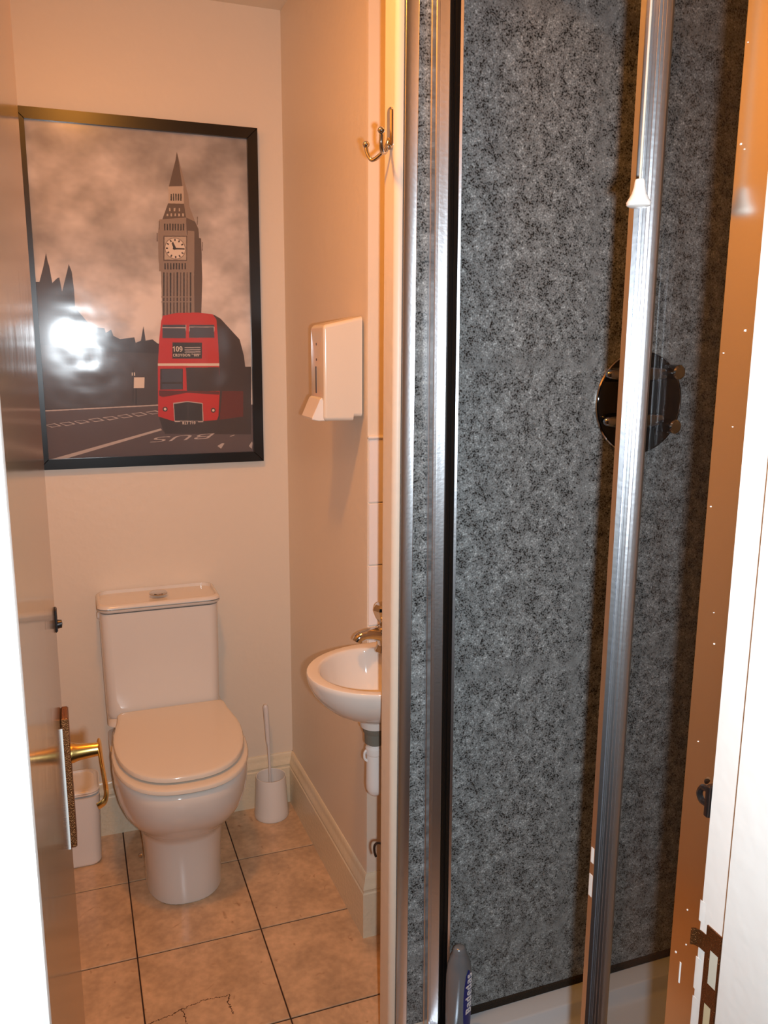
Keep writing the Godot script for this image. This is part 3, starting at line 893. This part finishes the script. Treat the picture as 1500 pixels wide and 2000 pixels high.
func basin() -> void:
	var o := thing("wash_basin", "small white wall-hung basin in the nook beside the shower partition", "basin", Vector3(0.645, 0.83, -1.695))
	var rings := []
	for e in [[0.692, 0.0], [0.716, 0.03], [0.722, 0.2], [0.732, 0.40], [0.745, 0.58], [0.762, 0.74], [0.782, 0.875], [0.802, 0.96], [0.818, 0.995], [0.824, 1.0], [0.829, 0.993], [0.831, 0.98]]:
		rings.append(basin_ring(e[1], e[0]))
	for e in [[0.831, 1.04], [0.829, 1.0], [0.823, 0.972], [0.805, 0.93], [0.78, 0.86], [0.755, 0.76], [0.735, 0.62], [0.722, 0.44], [0.716, 0.22], [0.713, 0.05]]:
		rings.append(basin_ring(e[1], e[0], true))
	part(o, "bowl", MB.new().loft(rings), M.china, "", 60)
	part(o, "overflow", MB.new().lathe(v2([0, 0, 0.010, 0, 0.012, 0.002, 0.009, 0.004, 0.0, 0.001]), Vector3(0.690, 0.797, -1.72), 18, Basis(Vector3.BACK, PI / 2 - 0.3)), M.chrome)
	part(o, "drain", MB.new().lathe(v2([0, 0.0, 0.017, 0.0, 0.016, 0.003, 0.008, 0.002, 0, 0.002]), Vector3(0.612, 0.7135, -1.695), 20), M.chrome)
	var t := Vector3(0.668, 0.831, -1.79)
	var tap := part(o, "tap", MB.new().lathe(v2([0, 0, 0.023, 0, 0.023, 0.004, 0.018, 0.012, 0.0165, 0.022, 0.019, 0.032, 0.021, 0.045, 0.019, 0.058, 0.011, 0.064, 0.0, 0.064]), t, 20).tube(curve(v3([0.668, 0.871, -1.79, 0.645, 0.876, -1.790, 0.622, 0.876, -1.7905, 0.606, 0.870, -1.791, 0.601, 0.862, -1.791])), [0.019, 0.0185, 0.018, 0.0175, 0.017, 0.0165, 0.016, 0.0155, 0.015, 0.0145, 0.014, 0.0135, 0.013, 0.0125], 12), M.chrome, "chrome basin tap", 50)
	part(tap, "tap_knob", MB.new().lathe(v2([0, 0.064, 0.010, 0.064, 0.011, 0.070, 0.020, 0.085, 0.0265, 0.103, 0.025, 0.111, 0.020, 0.117, 0, 0.119]), t, 8), M.chrome, "faceted knob", 15)
	var d := Vector3(0.612, 0, -1.695)
	var p := part(o, "waste_pipe", MB.new().lathe(v2([0, 0.645, 0.017, 0.645, 0.024, 0.650, 0.0245, 0.674, 0.028, 0.678, 0.030, 0.690, 0.0, 0.6915]), d, 20), M.grey_rubber, "grey waste nut")
	part(o, "bottle_trap", MB.new().lathe(v2([0, 0.515, 0.010, 0.517, 0.017, 0.524, 0.0205, 0.535, 0.021, 0.548, 0.0195, 0.620, 0.022, 0.623, 0.022, 0.637, 0.018, 0.641, 0.0175, 0.655, 0, 0.655]), d, 24).tube(v3([0.625, 0.612, -1.695, 0.70, 0.612, -1.695, 0.765, 0.612, -1.695]), [0.016], 14).tube(curve(v3([0.594, 0.633, -1.695, 0.587, 0.627, -1.695, 0.587, 0.612, -1.695, 0.594, 0.604, -1.695])), [0.003], 8), M.white_plastic, "white bottle trap")

func dispenser() -> void:
	var o := thing("soap_dispenser", "white plastic soap dispenser with a push lever on the side wall above the basin", "dispenser", Vector3(0.65, 1.37, -1.952))
	var x0 := 0.555; var x1 := 0.649; var z0 := -2.009; var z1 := -1.896
	var ring := func(x: float, yt: float, yb: float, e: float) -> PackedVector3Array:
		var r := 0.010
		var out := PackedVector3Array()
		for cnr in [[z1 - r, yt - r, 0.0], [z0 + r, yt - r, 0.5 * PI], [z0 + r, yb + r, PI], [z1 - r, yb + r, 1.5 * PI]]:
			for k in 4:
				var a: float = cnr[2] + 0.5 * PI * k / 3.0
				out.append(Vector3(x, cnr[1] + (r - e) * sin(a), cnr[0] + (r - e) * cos(a)))
		return out
	part(o, "body", MB.new().loft([ring.call(x1, 1.616, 1.382, 0.0), ring.call(0.628, 1.611, 1.382, 0.0), ring.call(0.6275, 1.611, 1.373, 0.0), ring.call(0.562, 1.596, 1.373, 0.0), ring.call(0.5575, 1.594, 1.374, 0.002), ring.call(x0, 1.592, 1.376, 0.006)]), M.seat, "", 45)
	part(o, "level_slot", MB.new().box(Vector3(0.5542, 1.436, -1.9645), Vector3(0.5556, 1.499, -1.9575)), M.gasket, "dark refill window slot")
	for y in [1.515, 1.551]:
		part(o, "screw_hole", MB.new().lathe(v2([0, 0, 0.0035, 0, 0.003, 0.0008, 0, 0.0008]), Vector3(0.5551, y, -1.957), 10, Basis(Vector3.BACK, PI / 2)), M.dark_steel)
	var wedge := []
	for z in [-2.000, -1.998, -1.907, -1.905]:
		var k := 0.0015 if absf(z + 1.9525) > 0.046 else 0.0
		wedge.append(PackedVector3Array([Vector3(0.5535, 1.428 - k, z), Vector3(0.5475, 1.424 - k, z), Vector3(0.541, 1.408, z), Vector3(0.5285 + k, 1.381, z), Vector3(0.529 + k, 1.377 + k, z), Vector3(0.545, 1.3735 + k, z), Vector3(0.5665, 1.374 + k, z), Vector3(0.566, 1.382, z)]))
	part(o, "push_lever", MB.new().loft(wedge), M.white_plastic, "white push lever", 25)

func hooks() -> void:
	var o := thing("coat_hook", "chrome double coat hook high on the end of the cream partition", "hook", Vector3(0.5507, 1.92, -1.452))
	part(o, "plate", MB.new().loft([hook_ring(0.5512, 0.0), hook_ring(0.547, 0.0), hook_ring(0.5445, 0.0025)]), M.chrome, "", 35)
	for s in [-1, 1]:
		var pr := part(o, "prong", MB.new().tube(curve(v3([0.546, 1.900, -1.452, 0.541, 1.885, -1.452 + s * 0.004, 0.533, 1.874, -1.452 + s * 0.015, 0.524, 1.872 if s > 0 else 1.869, -1.452 + s * 0.027, 0.5185, 1.881, -1.452 + s * 0.035, 0.5175, 1.897 if s > 0 else 1.890, -1.452 + s * 0.038])), [0.0042, 0.0038, 0.0036], 10), M.chrome, "", 60)
		part(pr, "ball_tip", MB.new().lathe(v2([0, -0.0062, 0.0035, -0.005, 0.0058, -0.002, 0.0062, 0.0, 0.0058, 0.002, 0.0035, 0.005, 0, 0.0062]), Vector3(0.5172, 1.903 if s > 0 else 1.896, -1.452 + s * 0.0385), 14), M.chrome, "", 60)
	var q := thing("small_hook", "small dark steel hook low on the partition edge under the basin", "hook", Vector3(0.558, 0.50, -1.487))
	part(q, "shank", MB.new().tube(curve(v3([0.560, 0.523, -1.489, 0.549, 0.522, -1.500, 0.543, 0.515, -1.503, 0.5425, 0.502, -1.503, 0.5455, 0.490, -1.502])), [0.0028], 8), M.dark_steel)
	part(q, "plate", MB.new().box(Vector3(0.5535, 0.478, -1.4955), Vector3(0.5675, 0.530, -1.4915), 0.001), M.dark_steel)

func hook_ring(x: float, e: float) -> PackedVector3Array:
	var out := PackedVector3Array()
	for i in 20:
		var a := TAU * i / 20.0
		out.append(Vector3(x, 1.917 + (0.025 if sin(a) > 0 else -0.025) + (0.0095 - e) * sin(a), -1.452 + (0.0095 - e) * cos(a)))
	return out

func shower() -> void:
	# tray
	var t := thing("shower_tray", "white shower tray with a raised rim below the granite panel", "shower tray", Vector3(1.02, 0, -1.05))
	var lo := Vector3(0.625, 0, -1.4355); var hi := Vector3(1.409, 0.105, -0.648)
	var rings := []
	for e in [[0.0, 0.0], [0.097, 0.0], [0.103, 0.003], [0.105, 0.008]]: rings.append(MB.rect_ring(lo, hi, e[0], e[1], 0.02, 4))
	for e in [[0.105, 0.050], [0.102, 0.056], [0.082, 0.066], [0.074, 0.08], [0.068, 0.25]]: rings.append(MB.rect_ring(lo, hi, e[0], e[1], 0.03, 4))
	part(t, "basin_shell", MB.new().loft(rings), M.tray, "", 40)
	part(t, "waste_cover", MB.new().lathe(v2([0, 0.004, 0.03, 0.004, 0.04, 0.002, 0.042, 0, 0, 0]), Vector3(1.02, 0.068, -1.04), 24), M.chrome)
	# enclosure: post on the panel, sliding leaf with a ribbed leading stile, fixed post by the door
	var e := thing("shower_enclosure", "silver aluminium shower enclosure with its clear sliding door pushed open", "shower enclosure", Vector3(0.64, 0.105, -1.05))
	var y0 := 0.106
	var y1 := 2.28
	var lean := 0.0086
	part(e, "wall_post", leaned(MB.new().prism(v2([0.617, -1.4295, 0.6172, -1.4225, 0.6185, -1.4215, 0.6195, -1.4068, 0.621, -1.4055, 0.6255, -1.4045, 0.6262, -1.4052, 0.628, -1.4046, 0.634, -1.4030, 0.640, -1.4010, 0.6415, -1.4006, 0.6425, -1.4012, 0.6425, -1.4295]), y0, y1), lean), M.alu, "", 25)
	part(e, "door_seal", leaned(MB.new().prism(v2([0.6445, -1.4295, 0.6445, -1.4055, 0.646, -1.4045, 0.6505, -1.4045, 0.652, -1.4065, 0.654, -1.4065, 0.6555, -1.4045, 0.6615, -1.4045, 0.6625, -1.4055, 0.6625, -1.4295]), y0, y1), lean), M.gasket, "black magnetic door seal", 25)
	part(e, "seal_channel", leaned(MB.new().prism(v2([0.6432, -1.4295, 0.6432, -1.4045, 0.6437, -1.4045, 0.6437, -1.4295]), y0, y1).prism(v2([0.6635, -1.4295, 0.6635, -1.4050, 0.6642, -1.4045, 0.668, -1.4028, 0.6687, -1.4035, 0.6687, -1.4295]), y0, y1), lean), M.alu, "bright seal edge", 25)
	var a := Vector2(0.62, -0.851)
	var b := Vector2(0.6432, -0.8338)
	var d := (b - a)
	var n := Vector2(-d.y, d.x).normalized()
	if n.y < 0: n = -n
	var face := PackedVector2Array([Vector2(0.62, -0.8592)])
	for k in [[0.0, 0.0], [0.03, 0.0012], [0.20, 0.0020], [0.22, 0.0006], [0.25, 0.0028], [0.29, 0.0028], [0.31, 0.0012], [0.36, 0.0014], [0.39, 0.0036], [0.48, 0.0040], [0.5, 0.0036], [0.52, 0.0041], [0.62, 0.0040], [0.64, 0.0035], [0.66, 0.0039], [0.76, 0.0034], [0.78, 0.0028], [0.80, 0.0031], [0.92, 0.0018], [1.0, 0.0]]:
		face.append(a + d * k[0] + n * k[1])
	face.append_array(v2([0.655, -0.846, 0.655, -0.878, 0.640, -0.878]))
	var stile := part(e, "leading_stile", MB.new().prism(face, y0 + 0.03, y1 - 0.03), M.alu, "ribbed door stile", 22)
	part(stile, "paint_splash", MB.new().prism(v2([0.6197, -0.8575, 0.6197, -0.852, 0.6203, -0.850, 0.6208, -0.856]), 0.868, 0.890).prism(v2([0.6197, -0.8585, 0.6196, -0.852, 0.6203, -0.850, 0.6208, -0.856]), 0.818, 0.850), M.white_gloss, "white paint splash")
	part(e, "glass_pane", MB.new().box(Vector3(0.6465, y0 + 0.04, -0.848), Vector3(0.6515, y1 - 0.04, -0.660)), M.glass, "clear glass door")
	part(e, "fixed_post", MB.new().prism(v2([0.6315, -0.648, 0.630, -0.650, 0.630, -0.7047, 0.6312, -0.706, 0.664, -0.706, 0.666, -0.704, 0.666, -0.648]), y0, y1), M.alu_flat, "flat bright post beside the door lining", 25)
	part(e, "track", MB.new().box(Vector3(0.628, y0 - 0.001, -1.4), Vector3(0.652, y0 + 0.028, -0.66), 0.003), M.alu, "bottom track")
	part(e, "track", MB.new().box(Vector3(0.628, y1 - 0.028, -1.4), Vector3(0.652, y1 + 0.01, -0.66), 0.003), M.alu, "top track")
	var rng := RandomNumberGenerator.new()
	rng.seed = 9
	var specks := MB.new()
	for k in 14:
		var y := rng.randf_range(0.4, 1.9)
		var z := rng.randf_range(-0.702, -0.668)
		var s := rng.randf_range(0.0004, 0.0009)
		specks.box(Vector3(0.6294, y - s, z - s), Vector3(0.6302, y + s, z + s))
	specks.prism(v2([0.6293, -0.6865, 0.6302, -0.6885, 0.6302, -0.6845]), 0.815, 0.842)
	var sp := part(e, "paint_specks", specks, M.white_gloss, "white paint specks")
	sp.set_meta("kind", "stuff")
	# mixer valve
	var c := Vector3(1.082, 1.438, -1.43)
	var v := thing("shower_valve", "round glossy black shower mixer plate with two bar controls on the granite", "shower valve", c)
	var fwd := Basis(Vector3.RIGHT, PI / 2)
	part(v, "plate", MB.new().lathe(v2([0, 0.014, 0.05, 0.013, 0.085, 0.0105, 0.098, 0.007, 0.101, 0.004, 0.101, 0.0, 0, 0.0]), c, 56, fwd), M.black_gloss)
	part(v, "rim", MB.new().lathe(v2([0.1005, 0.0, 0.1045, 0.0, 0.1045, 0.004, 0.1025, 0.006, 0.1005, 0.004]), c, 56, fwd), M.chrome, "thin chrome rim")
	for s in [-1, 1]:
		var y: float = c.y + (0.058 if s > 0 else -0.034)
		var bar := part(v, "control_bar", MB.new().lathe(v2([0, -0.092, 0.0045, -0.0905, 0.008, -0.087, 0.0105, -0.082, 0.0125, -0.075, 0.0138, -0.067, 0.0144, -0.055, 0.0146, 0.0, 0.0143, 0.02, 0.011, 0.045, 0, 0.046]), Vector3(c.x - 0.004, y, c.z + 0.022), 24, Basis(Vector3.BACK, -PI / 2)), M.black_bar, "", 60)
		part(bar, "control_knob", MB.new().lathe(v2([0, 0.042, 0.010, 0.042, 0.0135, 0.039, 0.0145, 0.030, 0.0145, 0.0, 0, 0.0]), Vector3(c.x + 0.056, y + (0.004 if s > 0 else -0.012), c.z + 0.008), 20, fwd), M.black_gloss)
		part(bar, "knob_ring", MB.new().lathe(v2([0.0105, 0.043, 0.0135, 0.0405, 0.0142, 0.042, 0.0115, 0.0445]), Vector3(c.x + 0.056, y + (0.004 if s > 0 else -0.012), c.z + 0.008), 20, fwd), M.chrome)
	# shampoo bottle in the near corner of the tray
	var bt := Vector3(0.683, 0.105, -1.372)
	var s := thing("shower_gel_bottle", "grey shower gel bottle with a blue label standing in the corner of the tray", "bottle", bt)
	var br := []
	for k in [[0.0, 0.024], [0.004, 0.0265], [0.12, 0.0275], [0.165, 0.027], [0.19, 0.0245], [0.207, 0.019], [0.214, 0.0155], [0.216, 0.0155], [0.226, 0.013], [0.229, 0.008], [0.2295, 0.001]]:
		var r := PackedVector3Array()
		for i in 28:
			var an := TAU * i / 28.0
			r.append(bt + Vector3(k[1] * cos(an), k[0], k[1] * 0.9 * sin(an)))
		br.append(r)
	part(s, "bottle_body", MB.new().loft(br), M.bottle, "", 50)
	var lab := []
	for k in 15:
		var u := k / 14.0
		var half := 0.45 * sqrt(maxf(0.0, 1.0 - pow(2.0 * u - 1.0, 2))) + 0.02
		var y := bt.y + 0.022 + 0.165 * u
		var r := PackedVector3Array()
		for q in 2:
			for i in 7:
				var an: float = 1.12 + half * (2.0 * (i if q == 0 else 6 - i) / 6.0 - 1.0)
				var rad := 0.0281 if q == 0 else 0.0262
				r.append(Vector3(bt.x + rad * cos(an), y, bt.z + 0.9 * rad * sin(an)))
		lab.append(r)
	part(s, "label", MB.new().loft(lab), M.label_blue, "blue oval label", 50)
	var tx := part(s, "lettering", text_mesh("Badedas", 0.0175), M.print_white, "white lettering")
	var an2 := 1.12
	var out := Vector3(cos(an2), 0, sin(an2)).normalized()
	tx.basis = Basis(Vector3.UP, Vector3.UP.cross(out) * -1.0, out)
	tx.position += Vector3(bt.x + 0.0285 * cos(an2), bt.y + 0.132, bt.z + 0.9 * 0.0285 * sin(an2))

func leaned(m: MB, k: float) -> MB:  # tips an upright sideways, as the photograph shows it
	for i in m.t.size():
		m.t[i].x -= k * (m.t[i].y - 1.2)
	return m

func pull_cord() -> void:
	var x := 0.5635; var z := -0.765
	var o := thing("pull_cord", "white bell-shaped light pull hanging on a cord in front of the shower door", "pull cord", Vector3(x, 1.69, z))
	part(o, "cord", MB.new().tube(v3([x, 1.715, z, x + 0.0005, 2.0, z, x, 2.49, z]), [0.0012], 8), M.cord)
	part(o, "bell", MB.new().lathe(v2([0, 1.691, 0.0085, 1.691, 0.0118, 1.6925, 0.0126, 1.6955, 0.0110, 1.6985, 0.0078, 1.704, 0.0058, 1.711, 0.0052, 1.7165, 0.0045, 1.7185, 0, 1.719]), Vector3(x, 0, z), 28), M.white_plastic, "", 50)
	part(o, "ceiling_switch", MB.new().lathe(v2([0, 2.4995, 0.042, 2.4995, 0.042, 2.478, 0.036, 2.470, 0, 2.468]), Vector3(x, 0, z), 28), M.white_plastic)
